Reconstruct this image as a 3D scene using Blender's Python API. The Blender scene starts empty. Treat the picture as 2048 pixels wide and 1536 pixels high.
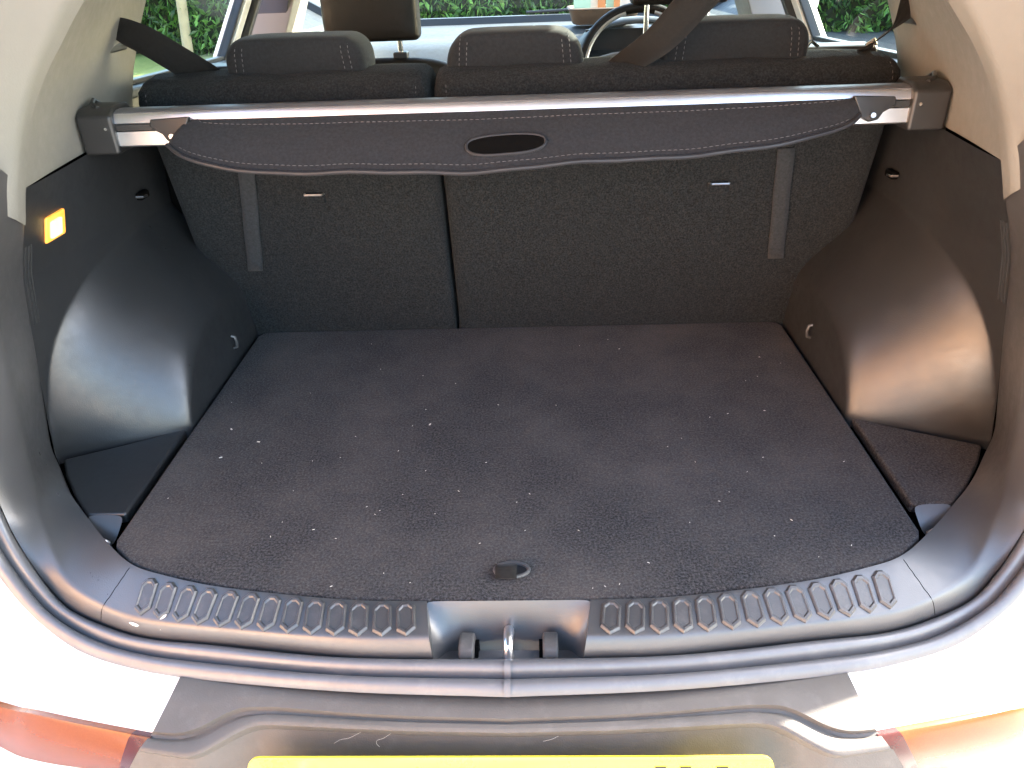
import bpy, bmesh, math, random
from mathutils import Vector, Matrix
random.seed(7)
R = math.radians
scene = bpy.context.scene
col = scene.collection

# ------------------------------------------------------------------ camera
cd = bpy.data.cameras.new('camera')
cam = bpy.data.objects.new('camera', cd)
col.objects.link(cam)
yaw, pitch, roll = R(2.242), R(30.30), R(-2.214)
f_ = Vector((-math.sin(yaw) * math.cos(pitch), math.cos(yaw) * math.cos(pitch), -math.sin(pitch)))
r_ = Vector((math.cos(yaw), math.sin(yaw), 0))
u_ = r_.cross(f_)
r2 = math.cos(roll) * r_ + math.sin(roll) * u_
u2 = -math.sin(roll) * r_ + math.cos(roll) * u_
m = Matrix((r2, u2, -f_)).transposed().to_4x4()
m.translation = Vector((0.0371, -1.3079, 0.6360))
cam.matrix_world = m
cd.sensor_width = 36.0
cd.lens = 36.0 * 1500.0 / 2048.0
cd.clip_start = 0.02
cd.clip_end = 500
scene.camera = cam

# ------------------------------------------------------------------ light
SUN_DIR = Vector((1.0, 0.47, 0.0)).normalized()      # towards the sun, in plan
SUN_EL = R(24)
world = bpy.data.worlds.new('World')
scene.world = world
world.use_nodes = True
wn = world.node_tree
wn.nodes.clear()
sky = wn.nodes.new('ShaderNodeTexSky')
sky.sky_type = 'NISHITA'
sky.sun_disc = False
sky.sun_elevation = SUN_EL
sky.sun_rotation = math.atan2(SUN_DIR.x, SUN_DIR.y)
sky.air_density = 1.0
sky.dust_density = 2.0
bg = wn.nodes.new('ShaderNodeBackground')
bg.inputs['Strength'].default_value = 0.15
wo = wn.nodes.new('ShaderNodeOutputWorld')
wn.links.new(sky.outputs[0], bg.inputs['Color'])
wn.links.new(bg.outputs[0], wo.inputs['Surface'])
sd = bpy.data.lights.new('sun', 'SUN')
sd.energy = 5.0
sd.angle = R(0.53)
sd.color = (1.0, 0.90, 0.77)
sun = bpy.data.objects.new('sun', sd)
col.objects.link(sun)
to_sun = Vector((SUN_DIR.x * math.cos(SUN_EL), SUN_DIR.y * math.cos(SUN_EL), math.sin(SUN_EL)))
sun.rotation_euler = to_sun.to_track_quat('Z', 'Y').to_euler()
sun.location = (6, 2, 6)
scene.view_settings.view_transform = 'Standard'
scene.view_settings.look = 'None'
scene.view_settings.gamma = 1
scene.view_settings.use_curve_mapping = False
scene.view_settings.exposure = 3.6
scene.render.engine = 'CYCLES'
scene.cycles.max_bounces = 10
scene.cycles.diffuse_bounces = 5
scene.cycles.transparent_max_bounces = 16
scene.cycles.use_denoising = True
scene.cycles.sample_clamp_indirect = 6.0

GZ = -0.75          # the ground; the boot floor is z = 0

# ------------------------------------------------------------------ materials
def new_mat(name):
    m = bpy.data.materials.new(name)
    m.use_nodes = True
    nt = m.node_tree
    return m, nt, nt.nodes['Principled BSDF']

def noise(nt, scale, detail=2.0, rough=0.5, coord='Object'):
    tc = nt.nodes.new('ShaderNodeTexCoord')
    n = nt.nodes.new('ShaderNodeTexNoise')
    n.inputs['Scale'].default_value = scale
    n.inputs['Detail'].default_value = detail
    n.inputs['Roughness'].default_value = rough
    nt.links.new(tc.outputs[coord], n.inputs['Vector'])
    return n

def ramp(nt, src, stops):
    r = nt.nodes.new('ShaderNodeValToRGB')
    el = r.color_ramp.elements
    while len(el) < len(stops):
        el.new(0.5)
    for e, (p, c) in zip(el, stops):
        e.position = p
        e.color = (*c, 1) if len(c) == 3 else c
    nt.links.new(src, r.inputs['Fac'])
    return r

def mixc(nt, a, b, fac, mode='MIX'):
    mx = nt.nodes.new('ShaderNodeMixRGB')
    mx.blend_type = mode
    for s, k in ((fac, 'Fac'), (a, 'Color1'), (b, 'Color2')):
        if hasattr(s, 'is_linked'):
            nt.links.new(s, mx.inputs[k])
        elif k == 'Fac':
            mx.inputs[k].default_value = s
        else:
            mx.inputs[k].default_value = (*s, 1)
    return mx.outputs[0]

def bump(nt, src, strength, dist, prev=None):
    b = nt.nodes.new('ShaderNodeBump')
    b.inputs['Strength'].default_value = strength
    b.inputs['Distance'].default_value = dist
    nt.links.new(src, b.inputs['Height'])
    if prev:
        nt.links.new(prev.outputs[0], b.inputs['Normal'])
    return b

def plastic(name, c, rough=0.45, grain=900, gs=0.25, spec=0.5, dust=0.0, coat=0.0, mott=0.12):
    m, nt, p = new_mat(name)
    n1 = noise(nt, 7, 4)
    lo = tuple(x * (1 - mott) for x in c)
    hi = tuple(x * (1 + mott) for x in c)
    r1 = ramp(nt, n1.outputs['Fac'], [(0.3, lo), (0.7, hi)])
    base = r1.outputs[0]
    if dust:
        n2 = noise(nt, 38, 6, 0.7)
        r2_ = ramp(nt, n2.outputs['Fac'], [(0.52, (0, 0, 0)), (0.8, (dust,) * 3)])
        base = mixc(nt, base, (0.32, 0.30, 0.27), r2_.outputs[0])
    nt.links.new(base, p.inputs['Base Color'])
    n4 = noise(nt, 11, 5, 0.6)
    r4 = ramp(nt, n4.outputs['Fac'], [(0.3, (rough - 0.06,) * 3), (0.7, (rough + 0.07,) * 3)])
    n5 = noise(nt, 55, 7, 0.75)
    r5 = ramp(nt, n5.outputs['Fac'], [(0.35, (0.86,) * 3), (0.72, (1.22,) * 3)])
    nt.links.new(mixc(nt, r4.outputs[0], r5.outputs[0], 1.0, 'MULTIPLY'), p.inputs['Roughness'])
    p.inputs['Specular IOR Level'].default_value = spec
    if coat:
        p.inputs['Coat Weight'].default_value = coat
        p.inputs['Coat Roughness'].default_value = 0.05
    if gs:
        n3 = noise(nt, grain, 1)
        b = bump(nt, n3.outputs['Fac'], gs, 0.0006)
        nt.links.new(b.outputs[0], p.inputs['Normal'])
    return m

def carpet(name, dark, light, scale=330, patch=(0.10, 0.085, 0.07), pf=0.3, sheen=0.4):
    m, nt, p = new_mat(name)
    n1 = noise(nt, scale, 3, 0.75)
    r1 = ramp(nt, n1.outputs['Fac'], [(0.36, dark), (0.50, tuple(a * .62 + b * .38 for a, b in zip(dark, light))), (0.66, light)])
    n2 = noise(nt, 5.5, 5, 0.62)
    r2_ = ramp(nt, n2.outputs['Fac'], [(0.38, (0, 0, 0)), (0.72, (pf,) * 3)])
    c = mixc(nt, r1.outputs[0], patch, r2_.outputs[0])
    n4 = noise(nt, 150, 2, 0.6)
    r4 = ramp(nt, n4.outputs['Color'], [(0.3, (0.75, 0.8, 0.9)), (0.7, (1.2, 1.05, 1.0))])
    c = mixc(nt, c, r4.outputs[0], 0.7, 'MULTIPLY')
    nt.links.new(c, p.inputs['Base Color'])
    p.inputs['Roughness'].default_value = 0.95
    p.inputs['Specular IOR Level'].default_value = 0.15
    p.inputs['Sheen Weight'].default_value = sheen
    p.inputs['Sheen Roughness'].default_value = 0.6
    n3 = noise(nt, scale * 1.6, 3, 0.8)
    n6 = noise(nt, 9, 3, 0.5)
    b0 = bump(nt, n6.outputs['Fac'], 0.35, 0.012)
    b = bump(nt, n3.outputs['Fac'], 0.75, 0.0018, b0)
    nt.links.new(b.outputs[0], p.inputs['Normal'])
    return m

def weave(name, c, scale=420):
    m, nt, p = new_mat(name)
    tc = nt.nodes.new('ShaderNodeTexCoord')
    outs = []
    for d in ('X', 'Z'):
        w = nt.nodes.new('ShaderNodeTexWave')
        w.bands_direction = d
        w.inputs['Scale'].default_value = scale
        w.inputs['Distortion'].default_value = 2.0
        nt.links.new(tc.outputs['Object'], w.inputs['Vector'])
        outs.append(w.outputs['Fac'])
    mm = nt.nodes.new('ShaderNodeMath')
    mm.operation = 'MULTIPLY'
    nt.links.new(outs[0], mm.inputs[0])
    nt.links.new(outs[1], mm.inputs[1])
    n = noise(nt, 240, 3, 0.7)
    r1 = ramp(nt, n.outputs['Fac'], [(0.3, tuple(x * 0.6 for x in c)), (0.7, tuple(x * 1.5 for x in c))])
    c2 = mixc(nt, r1.outputs[0], tuple(x * 1.6 for x in c), mm.outputs[0])
    nt.links.new(c2, p.inputs['Base Color'])
    p.inputs['Roughness'].default_value = 0.9
    p.inputs['Sheen Weight'].default_value = 0.05
    p.inputs['Specular IOR Level'].default_value = 0.2
    b = bump(nt, mm.outputs[0], 0.3, 0.001)
    nt.links.new(b.outputs[0], p.inputs['Normal'])
    return m

def metal(name, c, rough):
    m, nt, p = new_mat(name)
    n = noise(nt, 60, 3)
    r1 = ramp(nt, n.outputs['Fac'], [(0.3, tuple(x * 0.9 for x in c)), (0.7, c)])
    nt.links.new(r1.outputs[0], p.inputs['Base Color'])
    p.inputs['Metallic'].default_value = 1
    p.inputs['Roughness'].default_value = rough
    return m

M = {}
M['carpet'] = carpet('boot_carpet', (0.003, 0.0032, 0.0035), (0.074, 0.074, 0.074), 330, (0.098, 0.090, 0.079), 0.5, 0.05)
M['seat_carpet'] = carpet('seat_back_carpet', (0.005, 0.0062, 0.0066), (0.026, 0.030, 0.031), 330, (0.014, 0.016, 0.017), 0.2, 0.02)
M['trim'] = plastic('charcoal_trim', (0.021, 0.0222, 0.0235), 0.36, 700, 0.25, 0.8, 0.0)
M['sill'] = plastic('sill_plastic', (0.056, 0.0555, 0.056), 0.36, 800, 0.22, 0.9, 0.0)
M['pad'] = plastic('tread_pad_plastic', (0.045, 0.044, 0.044), 0.42, 500, 0.35, 0.7, 0.16)
M['seal'] = plastic('rubber_seal', (0.10, 0.10, 0.104), 0.38, 400, 0.10, 0.8, 0.16)
M['bumper'] = plastic('bumper_plastic', (0.092, 0.084, 0.074), 0.55, 600, 0.3, 0.4, 0.12)
M['white'] = plastic('white_paint', (0.80, 0.80, 0.79), 0.22, 300, 0.0, 0.5, 0.0, 0.8, 0.02)
M['cream'] = plastic('cream_pillar_trim', (0.175, 0.170, 0.150), 0.6, 500, 0.25, 0.3, 0.0, 0.0, 0.04)
M['headliner'] = plastic('headliner_cloth', (0.55, 0.53, 0.48), 0.95, 700, 0.3, 0.1)
M['silver'] = metal('brushed_aluminium', (0.74, 0.74, 0.76), 0.34)
M['chrome'] = metal('chrome', (0.85, 0.84, 0.82), 0.12)
M['black'] = plastic('black_plastic', (0.018, 0.018, 0.018), 0.4, 600, 0.15)
M['void'] = plastic('near_black_fill', (0.003, 0.003, 0.003), 0.95, 600, 0.0, 0.05)  # near black, puts shade into holes, gaps and hidden spaces by colour
M['joint'] = plastic('pale_rubber_joint', (0.125, 0.125, 0.13), 0.5, 300, 0.1)
M['greytube'] = plastic('dulled_tube_top', (0.10, 0.10, 0.105), 0.4, 300, 0.1)  # grey standing in for the dimmer reflection on the tube's top
M['seat'] = weave('seat_cloth', (0.0095, 0.0112, 0.0128))
M['cover'] = weave('load_cover_vinyl', (0.0135, 0.0150, 0.0178), 520)
M['edge'] = plastic('vinyl_edge_binding', (0.020, 0.021, 0.024), 0.5, 500, 0.2, 0.35)
M['belt'] = weave('belt_webbing', (0.0075, 0.0072, 0.0065), 300)
M['strap'] = weave('strap_webbing', (0.021, 0.0235, 0.026), 300)
M['thread'] = plastic('pale_thread', (0.075, 0.076, 0.08), 0.8, 300, 0.0)
M['dash'] = plastic('grey_dashboard', (0.045, 0.051, 0.055), 0.5, 500, 0.25, 0.6)
M['leather'] = plastic('brown_black_leather', (0.010, 0.0078, 0.006), 0.5, 260, 0.4, 0.25)
M['plate'] = plastic('yellow_plate', (0.85, 0.68, 0.05), 0.3, 300, 0.0, 0.5, 0.0, 0.5, 0.03)
M['ink'] = plastic('plate_black', (0.012, 0.012, 0.012), 0.4, 300, 0.0)
M['lint'] = plastic('pale_lint', (0.62, 0.58, 0.50), 0.9, 300, 0.0)
M['scuff'] = plastic('pale_scuff', (0.72, 0.70, 0.66), 0.8, 300, 0.0)
M['latchblack'] = plastic('latch_buffer_rubber', (0.06, 0.058, 0.055), 0.55, 300, 0.2, 0.5, 0.2)
M['wood'] = plastic('weathered_wood', (0.40, 0.33, 0.22), 0.9, 60, 0.3, 0.1, 0.2)
M['tray'] = plastic('brown_wicker_tray', (0.16, 0.12, 0.09), 0.7, 220, 0.4, 0.3)
M['teal'] = plastic('teal_print', (0.35, 0.62, 0.55), 0.5, 300, 0.0)
M['orange'] = plastic('orange_print', (0.62, 0.28, 0.12), 0.5, 300, 0.0)
M['paper'] = plastic('white_paper', (0.75, 0.74, 0.70), 0.7, 300, 0.0)

def lens_mat(name, c, inner):
    m, nt, p = new_mat(name)
    tc = nt.nodes.new('ShaderNodeTexCoord')
    v = nt.nodes.new('ShaderNodeTexVoronoi')
    v.inputs['Scale'].default_value = 420
    nt.links.new(tc.outputs['Object'], v.inputs['Vector'])
    r1 = ramp(nt, v.outputs['Distance'], [(0.1, inner), (0.6, c)])
    nt.links.new(r1.outputs[0], p.inputs['Base Color'])
    p.inputs['Roughness'].default_value = 0.25
    p.inputs['Coat Weight'].default_value = 0.1
    p.inputs['Specular IOR Level'].default_value = 0.3
    p.inputs['Coat Roughness'].default_value = 0.06
    p.inputs['Subsurface Weight'].default_value = 0.0
    return m
M['lens'] = lens_mat('red_orange_lens', (0.165, 0.040, 0.0045), (0.19, 0.050, 0.006))
M['lens_end'] = lens_mat('dark_red_lens', (0.05, 0.003, 0.003), (0.07, 0.004, 0.003))

def glass_mat(name, tint, refl=0.08):
    m = bpy.data.materials.new(name)
    m.use_nodes = True
    nt = m.node_tree
    nt.nodes.clear()
    t = nt.nodes.new('ShaderNodeBsdfTransparent')
    t.inputs['Color'].default_value = (*tint, 1)
    g = nt.nodes.new('ShaderNodeBsdfGlossy')
    g.inputs['Roughness'].default_value = 0.02
    fr = nt.nodes.new('ShaderNodeFresnel')
    fr.inputs['IOR'].default_value = 1.45
    mx = nt.nodes.new('ShaderNodeMixShader')
    o = nt.nodes.new('ShaderNodeOutputMaterial')
    nt.links.new(fr.outputs[0], mx.inputs[0])
    nt.links.new(t.outputs[0], mx.inputs[1])
    nt.links.new(g.outputs[0], mx.inputs[2])
    nt.links.new(mx.outputs[0], o.inputs['Surface'])
    return m
M['glass'] = glass_mat('side_glass', (0.80, 0.90, 0.84))
M['screen'] = glass_mat('windscreen_glass', (0.84, 0.92, 0.88))
M['tailglass'] = glass_mat('privacy_glass', (0.18, 0.20, 0.19))

def emit_mat(name, c, s):
    m, nt, p = new_mat(name)
    n = noise(nt, 60, 2)
    r1 = ramp(nt, n.outputs['Fac'], [(0.3, c), (0.7, tuple(min(1, x * 1.25) for x in c))])
    nt.links.new(r1.outputs[0], p.inputs['Base Color'])
    nt.links.new(r1.outputs[0], p.inputs['Emission Color'])
    p.inputs['Emission Strength'].default_value = s
    p.inputs['Roughness'].default_value = 0.3
    return m
M['lamp_frame'] = emit_mat('amber_lamp_lens', (1.0, 0.34, 0.05), 0.075)
M['lamp_core'] = emit_mat('warm_lamp_bulb', (1.0, 0.64, 0.22), 0.22)

def leaf_mat(name, a, b):
    m, nt, p = new_mat(name)
    n = noise(nt, 2.3, 3)
    oi = nt.nodes.new('ShaderNodeNewGeometry')
    r1 = ramp(nt, oi.outputs['Random Per Island'], [(0.0, a), (0.75, b), (1.0, tuple(min(1, x * 1.9) for x in b))])
    nt.links.new(r1.outputs[0], p.inputs['Base Color'])
    p.inputs['Roughness'].default_value = 0.38
    tl = nt.nodes.new('ShaderNodeBsdfTranslucent')
    mt = mixc(nt, r1.outputs[0], (1.5, 1.5, 0.7), 1.0, 'MULTIPLY')
    nt.links.new(mt, tl.inputs['Color'])
    mx = nt.nodes.new('ShaderNodeMixShader')
    mx.inputs[0].default_value = 0.4
    nt.links.new(p.outputs[0], mx.inputs[1])
    nt.links.new(tl.outputs[0], mx.inputs[2])
    nt.links.new(mx.outputs[0], nt.nodes['Material Output'].inputs['Surface'])
    return m
M['leaf'] = leaf_mat('laurel_leaf', (0.030, 0.075, 0.018), (0.10, 0.21, 0.05))
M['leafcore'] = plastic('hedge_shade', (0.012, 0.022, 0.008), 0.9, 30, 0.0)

def ground_mat(name, a, b, scale, big=1.2):
    m, nt, p = new_mat(name)
    n = noise(nt, scale, 6, 0.7)
    r1 = ramp(nt, n.outputs['Fac'], [(0.3, a), (0.7, b)])
    n2 = noise(nt, big, 4)
    r2_ = ramp(nt, n2.outputs['Fac'], [(0.35, (0.8, 0.8, 0.8)), (0.7, (1.15, 1.15, 1.15))])
    c = mixc(nt, r1.outputs[0], r2_.outputs[0], 1.0, 'MULTIPLY')
    nt.links.new(c, p.inputs['Base Color'])
    p.inputs['Roughness'].default_value = 0.95
    b_ = bump(nt, n.outputs['Fac'], 0.5, 0.02)
    nt.links.new(b_.outputs[0], p.inputs['Normal'])
    return m
M['grass'] = ground_mat('lawn_grass', (0.10, 0.15, 0.03), (0.24, 0.27, 0.07), 60)
M['paving'] = ground_mat('driveway_paving', (0.38, 0.36, 0.335), (0.50, 0.475, 0.44), 30)
M['tarmac'] = ground_mat('tarmac', (0.045, 0.047, 0.05), (0.085, 0.087, 0.09), 90)

def brick_mat():
    m, nt, p = new_mat('orange_brick')
    tc = nt.nodes.new('ShaderNodeTexCoord')
    mp = nt.nodes.new('ShaderNodeMapping')
    mp.inputs['Rotation'].default_value = (R(90), 0, 0)
    b = nt.nodes.new('ShaderNodeTexBrick')
    b.inputs['Color1'].default_value = (0.46, 0.235, 0.125, 1)
    b.inputs['Color2'].default_value = (0.38, 0.185, 0.095, 1)
    b.inputs['Mortar'].default_value = (0.5, 0.42, 0.33, 1)
    b.inputs['Scale'].default_value = 2.2
    nt.links.new(tc.outputs['Object'], mp.inputs[0])
    nt.links.new(mp.outputs[0], b.inputs['Vector'])
    nt.links.new(b.outputs['Color'], p.inputs['Base Color'])
    p.inputs['Roughness'].default_value = 0.9
    return m
M['brick'] = brick_mat()
M['tile'] = plastic('roof_tile', (0.20, 0.09, 0.06), 0.8, 40, 0.4)

# ------------------------------------------------------------------ helpers
def empty(name, loc):
    o = bpy.data.objects.new(name, None)
    o.empty_display_size = 0.1
    o.location = loc
    col.objects.link(o)
    return o

def tag(o, label=None, cat=None, group=None, kind=None):
    if label: o['label'] = label
    if cat: o['category'] = cat
    if group: o['group'] = group
    if kind: o['kind'] = kind
    return o

def obj(name, verts, faces, mat, parent=None, smooth=True, bevel=0.0, bseg=2, sub=0, solid=0.0, soff=-1.0, angle=40):
    """one mesh object, vertices given in scene coordinates"""
    me = bpy.data.meshes.new(name)
    me.from_pydata([tuple(v) for v in verts], [], faces)
    me.validate()
    bm = bmesh.new()
    bm.from_mesh(me)
    bmesh.ops.remove_doubles(bm, verts=bm.verts, dist=1e-6)
    bmesh.ops.recalc_face_normals(bm, faces=bm.faces)
    bm.to_mesh(me)
    bm.free()
    me.materials.append(M[mat] if isinstance(mat, str) else mat)
    o = bpy.data.objects.new(name, me)
    col.objects.link(o)
    if parent:
        o.parent = parent
        w = Vector((0, 0, 0))
        p = parent
        while p:
            w += p.location
            p = p.parent
        o.location = -w
    if smooth:
        for pl in me.polygons:
            pl.use_smooth = True
        if not sub and not bevel:
            try:
                me.set_sharp_from_angle(angle=R(angle))
            except Exception:
                pass
    if solid:
        s = o.modifiers.new('solid', 'SOLIDIFY')
        s.thickness = solid
        s.offset = soff
    if bevel:
        b = o.modifiers.new('bevel', 'BEVEL')
        b.width = bevel
        b.segments = bseg
        b.limit_method = 'ANGLE'
        b.angle_limit = R(30)
        b.harden_normals = True
    if sub:
        s = o.modifiers.new('subsurf', 'SUBSURF')
        s.levels = sub
        s.render_levels = sub
    return o

def grid_faces(nr, nc, closed=False):
    f = []
    for i in range(nr - 1):
        for j in range(nc - 1):
            f.append((i * nc + j, i * nc + j + 1, (i + 1) * nc + j + 1, (i + 1) * nc + j))
        if closed:
            f.append((i * nc + nc - 1, i * nc, (i + 1) * nc, (i + 1) * nc + nc - 1))
    return f

def surf(name, rows, mat, parent, **k):
    v = [p for r in rows for p in r]
    return obj(name, v, grid_faces(len(rows), len(rows[0])), mat, parent, **k)

def prism(pts, axis, a, b):
    """outline pts (2-D) extruded along axis from a to b"""
    n = len(pts)
    def mk(p, t):
        return {'x': (t, p[0], p[1]), 'y': (p[0], t, p[1]), 'z': (p[0], p[1], t)}[axis]
    v = [mk(p, a) for p in pts] + [mk(p, b) for p in pts]
    f = [tuple(range(n)), tuple(range(2 * n - 1, n - 1, -1))]
    f += [(i, (i + 1) % n, n + (i + 1) % n, n + i) for i in range(n)]
    return v, f

def box(x0, x1, y0, y1, z0, z1):
    return prism([(x0, y0), (x1, y0), (x1, y1), (x0, y1)], 'z', z0, z1)

def join(parts):
    v, f = [], []
    for pv, pf in parts:
        o = len(v)
        v += list(pv)
        f += [tuple(i + o for i in q) for q in pf]
    return v, f

def tube(path, rad, seg=8, closed=False):
    path = [Vector(p) for p in path]
    n = len(path)
    v, f = [], []
    rads = rad if isinstance(rad, (list, tuple)) else [rad] * n
    prev = None
    for i, p in enumerate(path):
        a = path[(i - 1) % n] if closed or i > 0 else p
        b = path[(i + 1) % n] if closed or i < n - 1 else p
        t = (b - a).normalized()
        if prev is None:
            h = Vector((0, 0, 1)) if abs(t.z) < 0.9 else Vector((1, 0, 0))
            s = t.cross(h).normalized()
        else:
            s = (prev - t * prev.dot(t)).normalized()
        prev = s
        w = s.cross(t)
        for k in range(seg):
            an = 2 * math.pi * k / seg
            v.append(p + rads[i] * (math.cos(an) * s + math.sin(an) * w))
    nn = n if closed else n - 1
    for i in range(nn):
        for k in range(seg):
            a0, b0 = i * seg, ((i + 1) % n) * seg
            f.append((a0 + k, a0 + (k + 1) % seg, b0 + (k + 1) % seg, b0 + k))
    if not closed:
        f.append(tuple(range(seg - 1, -1, -1)))
        f.append(tuple((n - 1) * seg + k for k in range(seg)))
    return v, f

def crom(pts, sub=6):
    """Catmull-Rom resample of a list of points"""
    P = [Vector(p) for p in pts]
    out = []
    for i in range(len(P) - 1):
        p0 = P[i - 1] if i > 0 else P[i] * 2 - P[i + 1]
        p1, p2 = P[i], P[i + 1]
        p3 = P[i + 2] if i + 2 < len(P) else P[i + 1] * 2 - P[i]
        for k in range(sub):
            t = k / sub
            out.append(0.5 * ((2 * p1) + (p2 - p0) * t + (2 * p0 - 5 * p1 + 4 * p2 - p3) * t * t + (3 * p1 - p0 - 3 * p2 + p3) * t ** 3))
    out.append(P[-1])
    return out

def lerp(a, b, t):
    return Vector(a) * (1 - t) + Vector(b) * t

def interp(x, xs, ys):
    if x <= xs[0]: return ys[0]
    for i in range(len(xs) - 1):
        if x <= xs[i + 1]:
            t = (x - xs[i]) / (xs[i + 1] - xs[i])
            return ys[i] * (1 - t) + ys[i + 1] * t
    return ys[-1]

def mir(rows, s):
    return [[Vector((p[0] * s, p[1], p[2])) for p in r] for r in rows]

def rbox(x0, x1, y0, y1, z0, z1):
    return box(x0, x1, y0, y1, z0, z1)

def dashes(path, length=0.006, gap=0.004, w=0.0009, up=(0, 0, 1)):
    """a run of thread stitches along a path"""
    P = [Vector(p) for p in path]
    parts = []
    acc = 0.0
    draw = True
    i, pos = 0, P[0]
    cur = [P[0]]
    tot = []
    while i < len(P) - 1:
        seg = P[i + 1] - pos
        need = (length if draw else gap) - acc
        if seg.length >= need:
            pos = pos + seg.normalized() * need
            if draw:
                cur.append(pos)
                tot.append((cur[0], cur[-1]))
            cur = [pos]
            draw = not draw
            acc = 0.0
        else:
            acc += seg.length
            i += 1
            pos = P[i]
    for a, b in tot:
        parts.append(tube([a, (a + b) / 2 + Vector(up) * w * 0.6, b], [w * 0.6, w, w * 0.6], 5))
    return join(parts)

# ================================================================== SETTING
def plane(name, x0, x1, y0, y1, z, mat):
    o = obj(name, [(x0, y0, z), (x1, y0, z), (x1, y1, z), (x0, y1, z)], [(0, 1, 2, 3)], mat, None, smooth=False)
    tag(o, kind='structure')
    return o
plane('ground', -150, 150, -150, 150, GZ, 'paving')
plane('lawn', -60, -2.6, 1.5, 60, GZ + 0.02, 'grass')
plane('road', 2.3, 60, -2.0, 40, GZ + 0.012, 'tarmac')

# ================================================================== CAR
car = empty('car', (0, 0.9, GZ))
tag(car, 'white car seen from behind with its boot open and empty', 'car')

# ---- curves shared by trim, seal and body (right half; mirrored for the left)
A = [(0.092, -.7035, .001), (.187, -.700, .001), (.33, -.680, .001), (.418, -.657, .001), (.465, -.637, .001), (.515, -.596, .001),
     (.560, -.553, .001), (.612, -.500, .001), (.660, -.440, .003), (.683, -.411, .020), (.676, -.404, .075), (.655, -.404, .174),
     (.634, -.403, .278), (.607, -.402, .350), (.590, -.400, .397)]
B = [(0.081, -.760, -.026), (.178, -.753, -.031), (.334, -.727, -.040), (.415, -.710, -.050), (.470, -.693, -.052), (.537, -.668, -.046),
     (.576, -.644, -.019), (.607, -.620, .022), (.622, -.604, .055), (.634, -.588, .100), (.643, -.570, .160), (.645, -.540, .260),
     (.636, -.508, .350), (.622, -.478, .425), (.612, -.458, .470)]
O = [(0.075, -.798, -.036), (.178, -.790, -.040), (.36, -.762, -.052), (.447, -.738, -.060), (.508, -.717, -.058), (.557, -.694, -.041),
     (.590, -.675, -.021), (.618, -.656, .006), (.636, -.642, .045), (.650, -.625, .095), (.660, -.603, .160), (.664, -.570, .260),
     (.656, -.535, .350), (.643, -.502, .425), (.632, -.482, .470)]
Aup = [(.590, -.400, .397), (.584, -.380, .440), (.573, -.362, .480), (.553, -.344, .520), (.529, -.328, .555), (.508, -.314, .585), (.455, -.285, .650), (.38, -.25, .72), (.25, -.22, .77), (0, -.20, .80)]
Bup = [(.612, -.458, .470), (.600, -.435, .515), (.586, -.408, .555), (.566, -.382, .600), (.545, -.358, .638), (.520, -.335, .675), (.47, -.30, .74), (.40, -.27, .79), (.26, -.24, .83), (0, -.22, .85)]
Oup = [(.632, -.482, .470), (.620, -.457, .518), (.604, -.428, .562), (.582, -.400, .610), (.560, -.375, .650), (.535, -.350, .69), (.485, -.315, .757), (.41, -.285, .81), (.265, -.255, .85), (0, -.235, .87)]

def loft(a, b, prof, sub=6, flip=1.0, taper=None):
    """surface between curves a and b; prof = [(t, height off the chord)]"""
    ca, cb = crom(a, sub), crom(b, sub)
    n = len(ca)
    rows = []
    for i in range(n):
        d = (cb[i] - ca[i])
        t0 = (ca[min(i + 1, n - 1)] + cb[min(i + 1, n - 1)]) - (ca[max(i - 1, 0)] + cb[max(i - 1, 0)])
        nn = t0.cross(d).normalized() * flip
        k = taper(i / (n - 1)) if taper else 1.0
        rows.append([ca[i].lerp(cb[i], t) + nn * h * k for t, h in prof])
    return rows

def arcprof(n=26, peak=.70, h=.0175):
    p = []
    for i in range(n + 1):
        t = i / n
        if t <= peak:
            hh = h * (t / peak) ** .85
        else:
            hh = h * max(0, 1 - ((t - peak) / (1 - peak)) ** 1.35) ** (1 / 1.35)
        p.append((t, hh))
    return p

# sill / lower rim trim
sill_prof = arcprof()
sill_rows = loft(A, B, sill_prof, 6, 1.0, lambda s: 1.0 + .6 * min(1, max(0, (s - .5) * 4)))
# ensure the bulge faces up at the sill
if sill_rows[0][13].z < sill_rows[0][0].lerp(sill_rows[0][-1], .5).z:
    sill_rows = loft(A, B, sill_prof, 6, -1.0, lambda s: 1.0 + .6 * min(1, max(0, (s - .5) * 4)))
    LF = -1.0
else:
    LF = 1.0
sills = {}
for s, side in ((1, 'right'), (-1, 'left')):
    rows = mir(sill_rows, s)
    # return edge down into the floor well along the inner edge
    rows = [[r[0] + Vector((0, 0, -.03)) if i < 52 else r[0] + Vector((s * .02, .01, 0))] + r for i, r in enumerate(rows)]
    n_ = len(rows)
    for i, r in enumerate(rows):
        k = min(1, max(0, (i / n_ - .40) * 4))
        r.append(r[-1] + Vector((s * .034 * k, .010 + .012 * k, -.034 * (1 - .6 * k))))
    o = surf('sill_trim', rows, 'sill', car)
    sills[s] = o
    tag(o, 'charcoal plastic sill and side rim of the boot opening, %s half' % side)

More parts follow.
